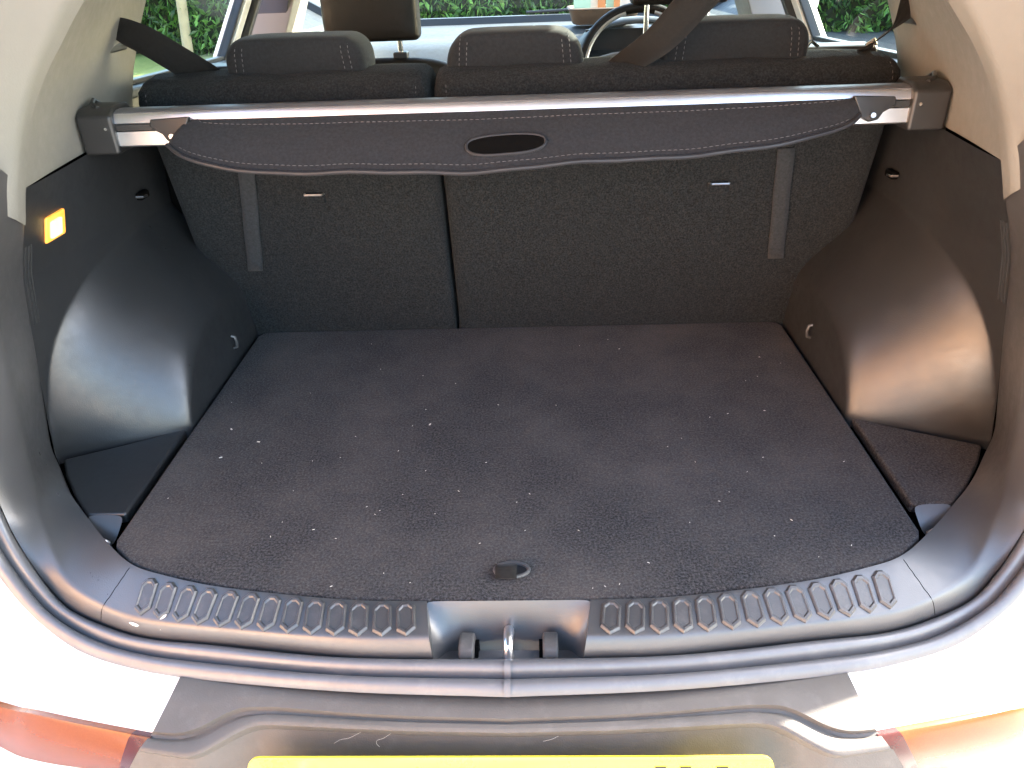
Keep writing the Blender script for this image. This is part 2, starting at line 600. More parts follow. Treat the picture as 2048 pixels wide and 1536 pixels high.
# hexagonal tread pads on the sill
FINE = None
def sill_point(s, x, t):
    """point and axes on the sill top at |x| and fraction t of its width"""
    global FINE
    if FINE is None:
        FINE = loft(A[:8], B[:8], sill_prof, 60, LF)
    j = t * (len(sill_prof) - 1)
    k = int(j)
    def at(i, jj):
        k_ = int(min(max(jj, 0), len(sill_prof) - 2))
        return FINE[i][k_].lerp(FINE[i][k_ + 1], jj - k_)
    best = min(range(1, len(FINE) - 1), key=lambda i: abs(at(i, j).x - x))
    p = at(best, j)
    yv = (at(best, j + 4) - at(best, j - 4)).normalized()
    xv = (at(best + 1, j) - at(best - 1, j)).normalized()
    xv = (xv - yv * xv.dot(yv)).normalized()
    nv = xv.cross(yv)
    if nv.z < 0: nv = -nv
    return tuple(Vector((q.x * s, q.y, q.z)) for q in (p, xv, yv, nv))

XS = [.112 + (.428 - .112) * i / 12 for i in range(13)]
for s in (-1, 1):
    for x in XS:
        p, xv, yv, nv = sill_point(s, x, .36)
        hw, hl = .0108, .0205
        out = [(0, hl * 1.12), (hw, hl * .72), (hw, -hl * .72), (hw * .35, -hl * 1.05), (-hw * .35, -hl * 1.05), (-hw, -hl * .72), (-hw, hl * .72)]
        v = []
        for sc, h in ((1.0, -.004), (1.0, .0008), (.84, .0030), (.70, .0030), (.62, .0016)):
            for (a, b) in out:
                v.append(p + xv * a * sc + yv * b * (sc if sc > .99 else sc + .06) + nv * h)
        n = len(out)
        f = []
        for ring in range(4):
            for i in range(n):
                f.append((ring * n + i, ring * n + (i + 1) % n, (ring + 1) * n + (i + 1) % n, (ring + 1) * n + i))
        f.append(tuple(4 * n + i for i in range(n)))
        obj('tread_pad', v, f, 'pad', sills[s], smooth=False)

for s in (-1, 1):
    pts = []
    for k in range(14):
        p, xv, yv, nv = sill_point(s, .462 + .028 * k / 13, .06 + .90 * k / 13)
        pts.append(p + nv * .0001)
    v, f = tube(pts, .0004, 5)
    obj('panel_gap', v, f, 'void', sills[s])
# fine seam line where sill meets side trim
# ---- latch recess
rec = [(-.092, .092), (-.087, .087), (-.081, .081)]
def recess():
    v, f = [], []
    top = [(-.092, -.7035, .0), (-.080, -.7025, .002), (.080, -.7025, .002), (.092, -.7035, .0)]
    rows = [
        [(-.095, -.7035, .001), (-.082, -.7035, .0005), (.082, -.7035, .0005), (.095, -.7035, .001)],
        [(-.090, -.716, -.010), (-.076, -.7085, -.012), (.076, -.7085, -.012), (.090, -.716, -.010)],
        [(-.086, -.732, -.020), (-.068, -.720, -.046), (.068, -.720, -.046), (.086, -.732, -.020)],
        [(-.083, -.748, -.030), (-.062, -.728, -.064), (.062, -.728, -.064), (.083, -.748, -.030)],
        [(-.081, -.760, -.040), (-.064, -.745, -.070), (.064, -.745, -.070), (.081, -.760, -.040)],
        [(-.081, -.764, -.060), (-.064, -.764, -.070), (.064, -.764, -.070), (.081, -.764, -.060)],
    ]
    return rows
latch = surf('latch_recess', recess(), 'sill', car, sub=2)
# side cheeks of the recess meeting the sill's curved end
for s in (-1, 1):
    end = [Vector((p.x * s, p.y, p.z)) for p in sill_rows[0]]
    low = [Vector((s * interp(-p.y, [.703, .716, .732, .748, .762], [.094, .0885, .0855, .0825, .0812]), p.y, interp(-p.y, [.703, .716, .732, .748, .762], [0, -.012, -.024, -.034, -.05]))) for p in end]
    surf('recess_cheek', [end, low], 'sill', latch)
# buffers (hooks) either side of the striker and the striker itself
for s in (-1, 1):
    pr = [(-.757, -.072), (-.7575, -.030), (-.752, -.0225), (-.742, -.020), (-.726, -.024), (-.718, -.040), (-.716, -.072)]
    v, f = prism(pr, 'x', s * .046 - .0085, s * .046 + .0085)
    b = obj('buffer_block', v, f, 'latchblack', latch, bevel=.003)
    v, f = prism([(-.750, -.040), (-.742, -.030), (-.728, -.034), (-.726, -.060), (-.748, -.060)], 'x', s * .046 - s * .0105 - .002, s * .046 - s * .0105 + .002)
    obj('buffer_slot', v, f, 'void', b)
st = tube([(0, -.716, -.07), (0, -.716, -.034), (0, -.722, -.026), (0, -.738, -.020), (0, -.747, -.022), (0, -.752, -.032), (0, -.753, -.07)], .0058, 10)
obj('striker', st[0], st[1], 'silver', latch)
v, f = box(-.030, .030, -.758, -.716, -.0715, -.067)
obj('striker_plate', v, f, 'latchblack', latch, bevel=.002)
for x in (-.022, .022):
    v, f = tube([(x, -.738, -.0675), (x, -.738, -.0615)], .0042, 8)
    obj('bolt', v, f, 'silver', latch)

# ---- rubber seal round the opening (two lobes)
sp = [(-.55, -.024), (-.25, -.017), (-.08, -.008)]
for i in range(25):
    t = i / 24
    if t < .46:
        h = .0105 * math.sin(math.pi * (t / .46)) ** .6 - .001
    elif t < .54:
        h = -.003
    else:
        h = .0085 * math.sin(math.pi * min(1, (t - .54) / .46) ** .8) ** .7 - .001
    sp.append((t, h))
Bs = [Vector((0, -.762, -.0245))] + [Vector(p) for p in B[1:]] + [Vector(p) for p in Bup[1:]]
Os = [Vector((0, -.802, -.0345))] + [Vector(p) for p in O[1:]] + [Vector(p) for p in Oup[1:]]
seal_half = loft([p + (Vector(o_) - p) * .03 for p, o_ in zip(Bs, Os)], Os, sp, 5, LF)
full = [[Vector((-p.x, p.y, p.z)) for p in r] for r in reversed(seal_half[1:])] + seal_half
seal = surf('door_seal', full, 'seal', car)
# joint strip of the seal at the middle
jr = [[Vector((x, p.y - .0012, p.z + .0016)) for p in seal_half[0][4:]] for x in (-.0035, -.0015, .0015, .0035)]
surf('seal_joint', jr, 'joint', seal)

# ---- boot well under the floor (dark)
v, f = prism([(-.50, -.66), (.50, -.66), (.66, -.48), (.70, -.40), (.70, .05), (-.70, .05), (-.70, -.40), (-.66, -.48)], 'z', -.06, -.032)
obj('boot_well', v, f, 'void', car)

# ---- side luggage trim with the wheel arch
YC, AY, AH = -.02, .381, .255
def wall_x(y, z):
    xa = interp(z, [0, .06, .174, .278, .35, .397], [.688, .678, .656, .635, .609, .592])
    t = min(1, max(0, (y + .405) / .30))
    t = t * t * (3 - 2 * t)
    return xa * (1 - t) + interp(z, [0, .25, .40], [.615, .620, .612]) * t
def trim_x(y, z):
    w = wall_x(y, z)
    inner = .508 + .02 * max(0, z)
    dy, dz = max(0, (YC - y)) / AY, max(0, z) / AH
    q = (dy ** 3 + dz ** 3) ** (1 / 3)
    if q >= 1.0: return w
    sp_ = (dz / math.hypot(dy, dz)) ** 1.3 if dz > 1e-6 else 0.0
    q0 = .80 - .44 * sp_
    if q <= q0: return inner
    t = (q - q0) / (1 - q0)
    g = .38 * t * t + .62 * t * t * (3 - 2 * t)
    return inner + (w - inner) * g
ZT = .3965
side = {}
for s in (1, -1):
    rows = []
    ny, nz = 180, 130
    for i in range(ny + 1):
        y = -.404 + (.424) * i / ny
        row = []
        for j in range(nz + 1):
            z = -.02 + (ZT + .02) * j / nz
            row.append(Vector((s * trim_x(y, max(z, 0)), y, z)))
        rows.append(row)
    o = surf('side_trim', rows, 'trim', car)
    side[s] = o
    tag(o, 'black plastic side trim with wheel arch hump, %s of the load space' % ('right' if s > 0 else 'left'))
    # hook on the arch face
    hy, hz = (-.117, .040) if s < 0 else (-.142, .050)
    hx = s * (trim_x(hy, hz) - .002)
    v, f = tube([(hx, hy - .004, hz + .012), (hx - s * .006, hy - .004, hz + .010), (hx - s * .008, hy - .004, hz), (hx - s * .006, hy - .004, hz - .010), (hx, hy - .004, hz - .012)], .0028, 8)
    obj('bag_hook', v, f, 'sill', o)
    # seat catch striker on the upper wall near the seat back
    cy, cz = -.088, .300
    cx = s * (wall_x(cy, cz) - .001)
    v, f = box(min(cx, cx - s * .012), max(cx, cx - s * .012), cy - .016, cy + .012, cz - .006, cz + .006)
    k = obj('seat_catch', v, f, 'void', o, bevel=.003)
    v, f = tube([(cx - s * .004, cy - .022, cz + .002), (cx - s * .014, cy - .018, cz + .001), (cx - s * .015, cy - .006, cz)], .0022, 8)
    obj('catch_pin', v, f, 'trim', k)
    # moulded rib lines on the rear of the wall
    rl = []
    for dy in (0, .007, .013):
        pts = [Vector((s * (trim_x(-.396 + dy, z) - .0003), -.396 + dy, z)) for z in [.21 + .11 * q / 10 for q in range(11)]]
        rl.append(tube(pts, .0010, 5))
    v, f = join(rl)
    obj('moulded_rib', v, f, 'trim', o)
    # blanking cap on the rim
    c = Vector((s * .662, -.425, .270))
    v, f = tube([c + Vector((s * .006, .0, 0)), c + Vector((-s * .004, -.006, 0))], [.011, .009], 14)
    obj('trim_cap', v, f, 'silver' if s < 0 else 'sill', o)

for s in (1, -1):
    v, f = box(min(s * .43, s * .78), max(s * .43, s * .78), .03, .05, -.40, .40)
    obj('gap_block_panel', v, f, 'void', car)  # added black sheet, blocks light and view through the gap beside the seat
    v, f = prism([(-.43, -.3), (.05, -.3), (.05, .395), (-.39, .395)], 'x', min(s * .715, s * .73), max(s * .715, s * .73))
    obj('leak_block_panel', v, f, 'void', car)  # added unseen sheet, stops light leaking in behind the side trim
    v, f = prism([(.60, -.53), (.725, -.42), (.725, -.30), (.50, -.30), (.50, -.53)] if s > 0 else [(-.60, -.53), (-.725, -.42), (-.725, -.30), (-.50, -.30), (-.50, -.53)], 'z', -.045, -.030)
    obj('leak_block_corner', v, f, 'void', car)  # added black sheet closing the light leak under the lid corner
# lit boot lamp on the left
lx = .62
def wx(y, z): return -(trim_x(y, z))
ly0, ly1, lz0, lz1 = -.352, -.306, .309, .345
fr = [(wx(ly0, lz1) + .004, ly0, lz1), (wx(ly1, lz1) + .004, ly1, lz1), (wx(ly1, lz0) + .004, ly1, lz0), (wx(ly0, lz0) + .004, ly0, lz0)]
bk = [(p[0] - .012, p[1], p[2]) for p in fr]
lamp = obj('boot_lamp', fr + bk, [(0, 1, 2, 3), (0, 4, 5, 1), (1, 5, 6, 2), (2, 6, 7, 3), (3, 7, 4, 0), (7, 6, 5, 4)], 'lamp_frame', side[-1], bevel=.003)
tag(lamp, 'small lit amber courtesy lamp')
cxm = [(lerp(fr[0], fr[2], .5))]
q = []
for (a, b) in ((.14, .80), (.66, .80), (.66, .14), (.14, .14)):
    top_ = lerp(fr[0], fr[1], a)
    bot_ = lerp(fr[3], fr[2], a)
    q.append(lerp(bot_, top_, b) + Vector((.0045, 0, 0)))
obj('lamp_bulb', q + [p - Vector((.008, 0, 0)) for p in q], [(0, 1, 2, 3), (0, 4, 5, 1), (1, 5, 6, 2), (2, 6, 7, 3), (3, 7, 4, 0), (7, 6, 5, 4)], 'lamp_core', lamp, bevel=.002)

# ---- pocket lids behind the arches and lashing points
for s in (1, -1):
    pts = [(s * .517, -.322), (s * .545, -.350), (s * .600, -.378), (s * .672, -.412), (s * .648, -.450), (s * .605, -.503), (s * .570, -.540), (s * .517, -.540)]
    v, f = prism(pts, 'z', -.020, -.003)
    o = obj('pocket_lid', v, f, 'trim' if s < 0 else 'carpet', car, bevel=.004)
    rows = [[Vector((s * .517, -.541, -.004)), Vector((s * .545, -.5405, -.004)), Vector((s * .572, -.540, -.004))],
            [Vector((s * .519, -.556, -.011)), Vector((s * .542, -.556, -.013)), Vector((s * .562, -.553, -.011))],
            [Vector((s * .522, -.575, -.028)), Vector((s * .538, -.576, -.030)), Vector((s * .548, -.570, -.028))]]
    t = surf('lashing_recess', rows, 'sill', car, sub=2)
    v, f = tube([(s * .520, -.590, -.028), (s * .519, -.588, -.010), (s * .525, -.590, -.004), (s * .536, -.583, -.004), (s * .541, -.578, -.012), (s * .541, -.578, -.028)], .0032, 8)
    obj('lashing_eye', v, f, 'silver', t)

# ---- pillar trim, cream
wz = [.3975, .44, .48, .52, .555, .585, .65, .72]
fy = [-.035, -.015, .010, .045, .075, .10, .15, .20]
fx = [.622, .621, .619, .616, .612, .606, .585, .55]
for s in (1, -1):
    rows = []
    for k, z in enumerate(wz):
        ea = Vector(Aup[k])
        ea.z = z
        fr_ = Vector((fx[k], fy[k], z))
        row = []
        for q in range(17):
            t = q / 16
            p = ea.lerp(fr_, t)
            p.x += .010 * math.sin(math.pi * t) * (1 if k else .6)
            row.append(Vector((s * p.x, p.y, p.z)))
        row.append(Vector((s * (fr_.x + .004), fr_.y + .006, z)))
        row.append(Vector((s * (fr_.x + .10), fr_.y + .03, z)))
        rows.append(row)
    # rear facing rim of the pillar, part of the same trim
    o = surf('pillar_trim', rows, 'cream', car)
    tag(o, 'cream plastic pillar trim, %s of the boot opening' % ('right' if s > 0 else 'left'))
    a2 = [Vector((.606, -.402, .352)), Vector((.590, -.4005, .398))] + [Vector(p) for p in Aup[1:]]
    b2 = [Vector((.622, -.480, .420)), Vector((.612, -.459, .470))] + [Vector(p) for p in Bup[1:]]
    rr = loft(a2, b2, arcprof(12, .25, .012), 5, LF)
    rr = [[p + Vector((-.0035, -.003, 0)) for p in r] for r in rr]
    surf('pillar_rim', mir(rr, s), 'cream', o)
    # dark belt exit slot on the pillar
    gx = .606
    v, f = box(min(s * gx, s * (gx + .02)), max(s * gx, s * (gx + .02)), -.075, -.015, .513, .525)
    obj('belt_slot', v, f, 'black', o, bevel=.003)
    # gap between rim pieces, small hole on rim
    c = Vector((s * .617, -.448, .430))
    v, f = box(c.x - .012, c.x + .012, c.y - .012, c.y + .012, c.z - .010, c.z + .010)
    obj('rim_catch', v, f, 'black', o, bevel=.003)

# ---- rear seat backs
def seat_section(inset=0.0):
    return [(.002, -.03), (-.006, .02), (-.098, .395), (-.108, .425), (-.116, .448), (-.108, .466), (-.085, .477), (-.045, .481), (.0, .478), (.045, .455), (.09, .30), (.12, -.03)]
def seat_back(x0, x1, label):
    sec = seat_section()
    xs = [x0, x0 + .004, x0 + .014, x0 + .035] + [x0 + .035 + (x1 - x0 - .07) * i / 10 for i in range(1, 10)] + [x1 - .035, x1 - .014, x1 - .004, x1]
    cy, cz = 0.0, .25
    rows = []
    for x in xs:
        e = min(x - x0, x1 - x)
        k = 0.0 if e >= .035 else (1 - math.sqrt(max(0, 1 - ((.035 - e) / .035) ** 2)))
        wav = .0018 * math.sin(x * 41) + .0012 * math.sin(x * 97 + 1)
        row = []
        for (y, z) in sec:
            d = .020 * k
            yy = y + (d if y < 0 else -d)
            zz = z - d * max(0, (z - .40) / .08) + (wav if z > .44 else 0)
            row.append(Vector((x, yy, zz)))
        rows.append(row)
    v = [p for r in rows for p in r]
    n = len(sec)
    f = grid_faces(len(rows), n, True)
    f.append(tuple(range(n)))
    f.append(tuple((len(rows) - 1) * n + i for i in range(n - 1, -1, -1)))
    o = obj('rear_seat_back', v, f, 'seat_carpet', car, angle=60)
    tag(o, label)
    # stitched end seam
    for xe in (x0 + .020, x1 - .020):
        pts = [Vector((xe, y + (-.0015 if y < 0 else .0), z)) for (y, z) in ((-.104, .420), (-.111, .444), (-.1045, .460), (-.085, .472))]
        v, f = dashes(crom(pts, 6), .005, .004, .0006, (0, -1, 0))
        st_ = obj('stitching', v, f, 'thread', o)
        tag(st_, kind='stuff')
    return o
sl = seat_back(-.572, -.118, 'narrow section of the rear seat back, dark carpet, left')
sr = seat_back(-.112, .590, 'wide section of the rear seat back, dark carpet, right')
# folding straps, tether anchors
def on_seat(x, z, off):
    y = interp(z, [.02, .395], [-.006, -.098])
    return Vector((x, y - off, z))
for s, o, xa, xb in ((-1, sl, -.428, -.470), (1, sr, .437, .463)):
    rows = []
    for k in range(13):
        z = .345 + (.142 - .345) * k / 12
        x = xa + (xb - xa) * k / 12
        rows.append([on_seat(x + dx, z, .0045 + .0012 * math.sin(k * 1.1)) for dx in (-.0135, -.005, .005, .0135)])
    t = surf('fold_strap', rows, 'strap', o, solid=.0025)
for s, o, x in ((-1, sl, -.329), (1, sr, .341)):
    z = .283
    v, f = box(x - .016, x + .016, on_seat(x, z, 0).y - .003, on_seat(x, z, 0).y + .012, z - .012, z + .008)
    a = obj('tether_anchor', v, f, 'seat_carpet', o, bevel=.003)
    yb = on_seat(x, z, 0).y - .004
    v, f = tube([(x - .016, yb, z + .006), (x - .014, yb - .010, z + .007), (x + .014, yb - .010, z + .007), (x + .016, yb, z + .006)], .0018, 8)
    obj('anchor_bar', v, f, 'silver', a)
# welt lines where the fabric panel of the seat back tucks
# ---- rear headrests
def headrest(name, cx, w, z0, z1, y0, y1, mat, label=None, stitch=True, rt=.035, lean=0.0):
    """padded block: rounded rectangle in x-z, softly domed in y"""
    out = []
    hw = w / 2
    rb = .014
    for (ox, oz, r, a0) in ((hw - rt, z1 - rt, rt, 0), (-hw + rt, z1 - rt, rt, 90), (-hw + rb, z0 + rb, rb, 180), (hw - rb, z0 + rb, rb, 270)):
        for k in range(6):
            a = R(a0 + 90 * k / 5)
            out.append((ox + r * math.cos(a), oz + r * math.sin(a)))
    n = len(out)
    zc = (z0 + z1) / 2
    rows = []
    prof = [(0, .86, .80), (.05, .95, .92), (.16, 1, 1), (.5, 1.0, 1.01), (.84, 1, 1), (.95, .95, .92), (1, .86, .80)]
    for t, kx, kz in prof:
        rows.append([Vector((cx + a * kx, y0 + (y1 - y0) * t + lean * (b - z0), zc + (b - zc) * kz)) for a, b in out])
    v = [p for r in rows for p in r]
    f = grid_faces(len(rows), n, True)
    f.append(tuple(range(n - 1, -1, -1)))
    f.append(tuple((len(rows) - 1) * n + i for i in range(n)))
    o = obj(name, v, f, mat, car, sub=1)
    if label: tag(o, label)
    if stitch:
        for sgn in (-1, 1):
            for dx in (.020, .031):
                x = cx + sgn * (hw - dx)
                pts = []
                for (yy, zz) in ((y0 - .0015, z0 + .008), (y0 - .0032, zc), (y0 - .002, z1 - .018), (y0 + .012, z1 - .004)):
                    pts.append(Vector((x - sgn * .006 * (zz - z0) / max(.01, z1 - z0), yy + lean * (zz - z0), zz)))
                v, f = dashes(crom(pts, 8), .0042, .0032, .0006, (0, -1, 0))
                tag(obj('stitching', v, f, 'thread', o), kind='stuff')
    return o
headrest('rear_headrest', -.327, .222, .466, .528, -.075, .030, 'seat', 'low dark rear headrest on the left')
headrest('rear_headrest', .012, .214, .464, .526, -.070, .030, 'seat', 'low dark rear headrest in the middle', True, .045)
headrest('rear_headrest', .346, .226, .463, .531, -.075, .030, 'seat', 'low dark rear headrest on the right')

# ---- seat belts
def ribbon(name, path, widths, mat, parent, label=None, th=.0016):
    """path: centre points; widths: full vector across the webbing at each point"""
    P = crom(path, 6)
    W = crom(widths, 6)
    rows = [[p - w * .5, p - w * .17, p + w * .17, p + w * .5] for p, w in zip(P, W)]
    o = surf(name, rows, mat, parent, solid=th)
    if label: tag(o, label)
    return o
bl = ribbon('seat_belt', [(-.606, -.040, .548), (-.580, -.055, .540), (-.548, -.060, .525), (-.516, -.056, .502), (-.482, -.036, .472), (-.470, -.01, .45)],
       [(.014, .010, .026), (.020, .004, .034), (.026, .0, .036), (.030, 0, .034), (.036, 0, .028), (.040, 0, .02)], 'belt', car, 'dark seat belt webbing hanging from the left pillar')
br = ribbon('seat_belt', [(.612, -.035, .556), (.600, -.050, .540), (.583, -.060, .516), (.571, -.060, .504), (.556, -.052, .488), (.546, -.036, .474), (.542, -.01, .46)],
       [(.020, .006, -.026), (.028, .006, -.024), (.014, .022, -.010), (.007, .028, -.004), (.016, .022, .0), (.032, .010, .002), (.036, .0, .002)], 'belt', car, 'twisted dark seat belt webbing hanging from the right pillar')
bc = ribbon('seat_belt', [(.345, -.17, .660), (.300, -.165, .600), (.262, -.160, .562), (.222, -.140, .515), (.185, -.09, .480), (.160, -.02, .45)],
       [(.044, 0, -.026), (.044, 0, -.024), (.044, 0, -.022), (.042, 0, -.022), (.040, 0, -.02), (.040, 0, -.016)], 'belt', car, 'wide dark centre seat belt coming down from the roof')
for s, o in ((-1, bl), (1, br)):
    # bezel the webbing runs through, on the seat shoulder
    xs_ = -.470 if s < 0 else .540
    v, f = box(xs_ - .062, xs_ + .062, .028, .085, .452, .478)
    b = obj('belt_bezel', v, f, 'black', o, bevel=.008)
    v, f = tube([(xs_ - .055, .030, .478), (xs_ - .050, .026, .486), (xs_ - .038, .026, .478)], .003, 6)
    obj('bezel_trim', v, f, 'chrome', b)
    v, f = tube([(xs_ + .055, .030, .478), (xs_ + .050, .026, .486), (xs_ + .038, .026, .478)], .003, 6)
    obj('bezel_trim', v, f, 'chrome', b)

# ---- doors and side pillars
def slab(pts, x0, x1):
    return prism(pts, 'x', min(x0, x1), max(x0, x1))
for s in (1, -1):
    nm = 'right' if s > 0 else 'left'
    # rear door: inner panel, ledge, rubber strip, glass
    v, f = slab([(-.02, -.45), (.72, -.45), (.72, .405), (-.02, .425)], s * .69, s * .80)
    d = obj('rear_door', v, f, 'cream', car, bevel=.01)
    tag(d, '%s rear door with pale inner panel and tinted window' % nm)
    v, f = slab([(.02, .424), (.66, .404), (.66, .422), (.02, .442)], s * .672, s * .755)
    obj('window_ledge', v, f, 'dash', d, bevel=.006)
    v, f = slab([(.02, .442), (.64, .422), (.64, .431), (.02, .451)], s * .692, s * .712)
    obj('window_rubber', v, f, 'black', d, bevel=.002)
    rows = [[Vector((s * .705, .0, .44)), Vector((s * .705, .66, .42))], [Vector((s * .60, .08, .80)), Vector((s * .60, .80, .80))]]
    obj('door_glass', [p for r in rows for p in r], grid_faces(2, 2), 'glass', d, smooth=False)
    # painted window frame
    def bar(y0, z0, y1, z1, w, x0, x1, mat, name, par):
        """leaning upright; follows the inward lean of the side"""
        v = []
        for (yy, zz) in ((y0, z0), (y1, z1)):
            k = (zz - .42) / .38 * .10
            for dx, dy in ((x0 - k, 0), (x1 - k, 0), (x1 - k, w), (x0 - k, w)):
                v.append((s * dx, yy + dy, zz))
        f = [(0, 1, 2, 3), (7, 6, 5, 4), (0, 4, 5, 1), (1, 5, 6, 2), (2, 6, 7, 3), (3, 7, 4, 0)]
        return obj(name, v, f, mat, par, bevel=.004)
    bar(.585, .405, .985, .82, .012, .690, .715, 'black', 'window_rubber', d)
    bar(.603, .405, 1.003, .82, .050, .688, .730, 'white', 'window_frame', d)
    bar(.655, .405, 1.055, .82, .030, .672, .725, 'black', 'frame_rubber', d)
    p_ = bar(.700, -.2, 1.10, .82, .09, .650, .76, 'black', 'centre_pillar', car)
    bar(.800, .25, 1.20, .82, .17, .640, .745, 'cream', 'pillar_cover', p_)
    # front door
    v, f = slab([(.95, -.45), (2.0, -.45), (2.0, .375), (.95, .395)], s * .69, s * .80)
    d2 = obj('front_door', v, f, 'cream', car, bevel=.01)
    v, f = slab([(1.0, .392), (1.98, .374), (1.98, .392), (1.0, .410)], s * .675, s * .755)
    obj('window_ledge', v, f, 'dash', d2, bevel=.006)
    rows = [[Vector((s * .705, .98, .40)), Vector((s * .705, 1.95, .38))], [Vector((s * .60, 1.12, .80)), Vector((s * .60, 1.35, .80))]]
    obj('door_glass', [p for r in rows for p in r], grid_faces(2, 2), 'glass', d2, smooth=False)
    # front pillar
    v = []
    for (yy, zz, xx) in ((2.02, .36, .70), (1.40, .84, .57)):
        for dx, dy in ((0, 0), (.06, .0), (.06, .09), (0, .09)):
            v.append((s * (xx + dx), yy + dy, zz))
    obj('front_pillar', v, [(0, 1, 2, 3), (7, 6, 5, 4), (0, 4, 5, 1), (1, 5, 6, 2), (2, 6, 7, 3), (3, 7, 4, 0)], 'cream', car, bevel=.008)
    # door mirror
    rows = []
    for i in range(9):
        a = math.pi * i / 8
        rr_ = math.sin(a) ** .6
        rows.append([Vector((s * (.92 - .11 * math.cos(a)), 1.62 + .07 * rr_ * math.cos(t), .435 + .055 * rr_ * math.sin(t))) for t in [2 * math.pi * q / 14 for q in range(14)]])
    v = [p for r in rows for p in r]
    mo = obj('door_mirror', v, grid_faces(9, 14, True), 'white', d2)
    v, f = box(min(s * .72, s * .83), max(s * .72, s * .83), 1.60, 1.66, .372, .395)
    obj('mirror_stalk', v, f, 'black', mo, bevel=.006)

# ---- front seats
def front_seat(cx, hz, label):
    sec = [(.70, -.25), (.66, .0), (.655, .25), (.672, .36), (.700, .395), (.735, .400), (.77, .37), (.79, .2), (.80, -.25)]
    xs = [-.24, -.235, -.22, -.19, -.12, 0, .12, .19, .22, .235, .24]
    rows = []
    for x in xs:
        e = .24 - abs(x)
        k = math.sqrt(max(0, 1 - max(0, (.10 - e) / .10) ** 2))
        rows.append([Vector((cx + x, .725 + (y - .725) * (.55 + .45 * k), z if z < .3 else .3 + (z - .3) * (.15 + .85 * k) + .008 * k)) for y, z in sec])
    n = len(sec)
    v = [p for r in rows for p in r]
    f = grid_faces(len(rows), n, True)
    f += [tuple(range(n)), tuple((len(rows) - 1) * n + i for i in range(n - 1, -1, -1))]
    o = obj('front_seat', v, f, 'leather', car, sub=1)
    tag(o, label)
    for sx in (-.073, .073):
        v, f = tube([(cx + sx, .73, .395), (cx + sx, .73, hz + .03)], .0065, 10)
        obj('headrest_post', v, f, 'chrome', o)
        v, f = box(cx + sx - .018, cx + sx + .018, .712, .748, .400, .416)
        obj('post_sleeve', v, f, 'black', o, bevel=.004)
    h = headrest('front_headrest', cx + .006, .235, hz, hz + .19, .70, .80, 'leather', None, False, .05)
    tag(h, label.replace('front seat', 'front headrest'))
front_seat(-.362, .440, 'dark leather front seat on the left')
front_seat(.393, .500, 'dark leather front seat on the right behind the steering wheel')

# ---- dashboard, steering wheel, windscreen
secs = [(1.42, -.2), (1.42, .22), (1.44, .300), (1.50, .338), (1.66, .352), (1.70, .350), (1.74, .358), (1.98, .368), (2.10, .37), (2.12, -.2)]
rows = [[Vector((x, y + .10 * (1 - (x / .7) ** 2) * 0 - (.03 * math.cos(x * 2) if y < 1.7 else 0), z)) for y, z in secs] for x in [-.70 + 1.4 * i / 24 for i in range(25)]]
dash = surf('dashboard', rows, 'dash', car)
# instrument hood in front of the wheel
rows = []
for i in range(13):
    a = math.pi * i / 12
    rows.append([Vector((.395 + .20 * math.cos(a), y, .31 + .10 * math.sin(a) ** .8 + dz)) for y, dz in ((1.38, .0), (1.40, .012), (1.5, .008), (1.62, -.02))])
hood = surf('instrument_hood', rows, 'dash', dash, solid=.006)
v, f = tube([(.395 + .192 * math.cos(math.pi * i / 12), 1.46, .30 + .09 * math.sin(math.pi * i / 12)) for i in range(13)], .004, 6)
v, f = box(.22, .57, 1.45, 1.46, .18, .385)
obj('instrument_face', v, f, 'black', hood)
v, f = tube([(.05, 1.80, .362), (.05, 1.80, .375)], [.012, .006], 10)
obj('light_sensor', v, f, 'silver', dash)
# black band at the foot of the windscreen
v, f = prism([(2.00, .368), (2.02, .392), (2.06, .392), (2.06, .36)], 'x', -.72, .72)
obj('screen_band', v, f, 'black', dash)
rows = [[Vector((-.72, 2.03, .385)), Vector((.72, 2.03, .385))], [Vector((-.58, 1.38, .83)), Vector((.58, 1.38, .83))]]
obj('windscreen', [p for r in rows for p in r], grid_faces(2, 2), 'screen', car, smooth=False)
# wiper seen through the glass
v, f = tube([(.02, 2.075, .400), (.25, 2.085, .405), (.48, 2.08, .398)], .006, 6)
obj('wiper', v, f, 'black', car)
# bonnet
rows = []
for y, z in ((2.07, .36), (2.4, .33), (2.8, .27), (3.05, .17), (3.12, 0), (3.12, -.35)):
    rows.append([Vector((x, y - .25 * (x / .85) ** 2, z - .05 * (abs(x) / .85) ** 3)) for x in [-.85 + 1.7 * i / 12 for i in range(13)]])
surf('bonnet', rows, 'white', car)

wc = Vector((.378, 1.235, .290))
tilt = R(24)
ax_u = Vector((0, math.sin(tilt), math.cos(tilt)))
def wp(a, r): return wc + Vector((1, 0, 0)) * r * math.cos(a) + ax_u * r * math.sin(a)
v, f = tube([wp(2 * math.pi * i / 48, .182) for i in range(48)], .0155, 10, True)
wheel = obj('steering_wheel', v, f, 'leather', car)
tag(wheel, 'dark leather steering wheel with silver inlay')
for a0, a1 in ((105, 200), (-20, 75)):
    v, f = tube([wp(R(a0 + (a1 - a0) * i / 20), .172) - Vector((0, .010, 0)) for i in range(21)], .006, 6)
    obj('wheel_inlay', v, f, 'silver', wheel)
for a in (180, 0, 270):
    v, f = tube([wp(R(a), .178), wp(R(a), .06)], [.014, .03], 8)
    obj('wheel_spoke', v, f, 'black', wheel)
v, f = tube([wc - Vector((0, .03, 0)), wc + Vector((0, .05, .0))], [.062, .07], 18)
obj('wheel_hub', v, f, 'black', wheel)

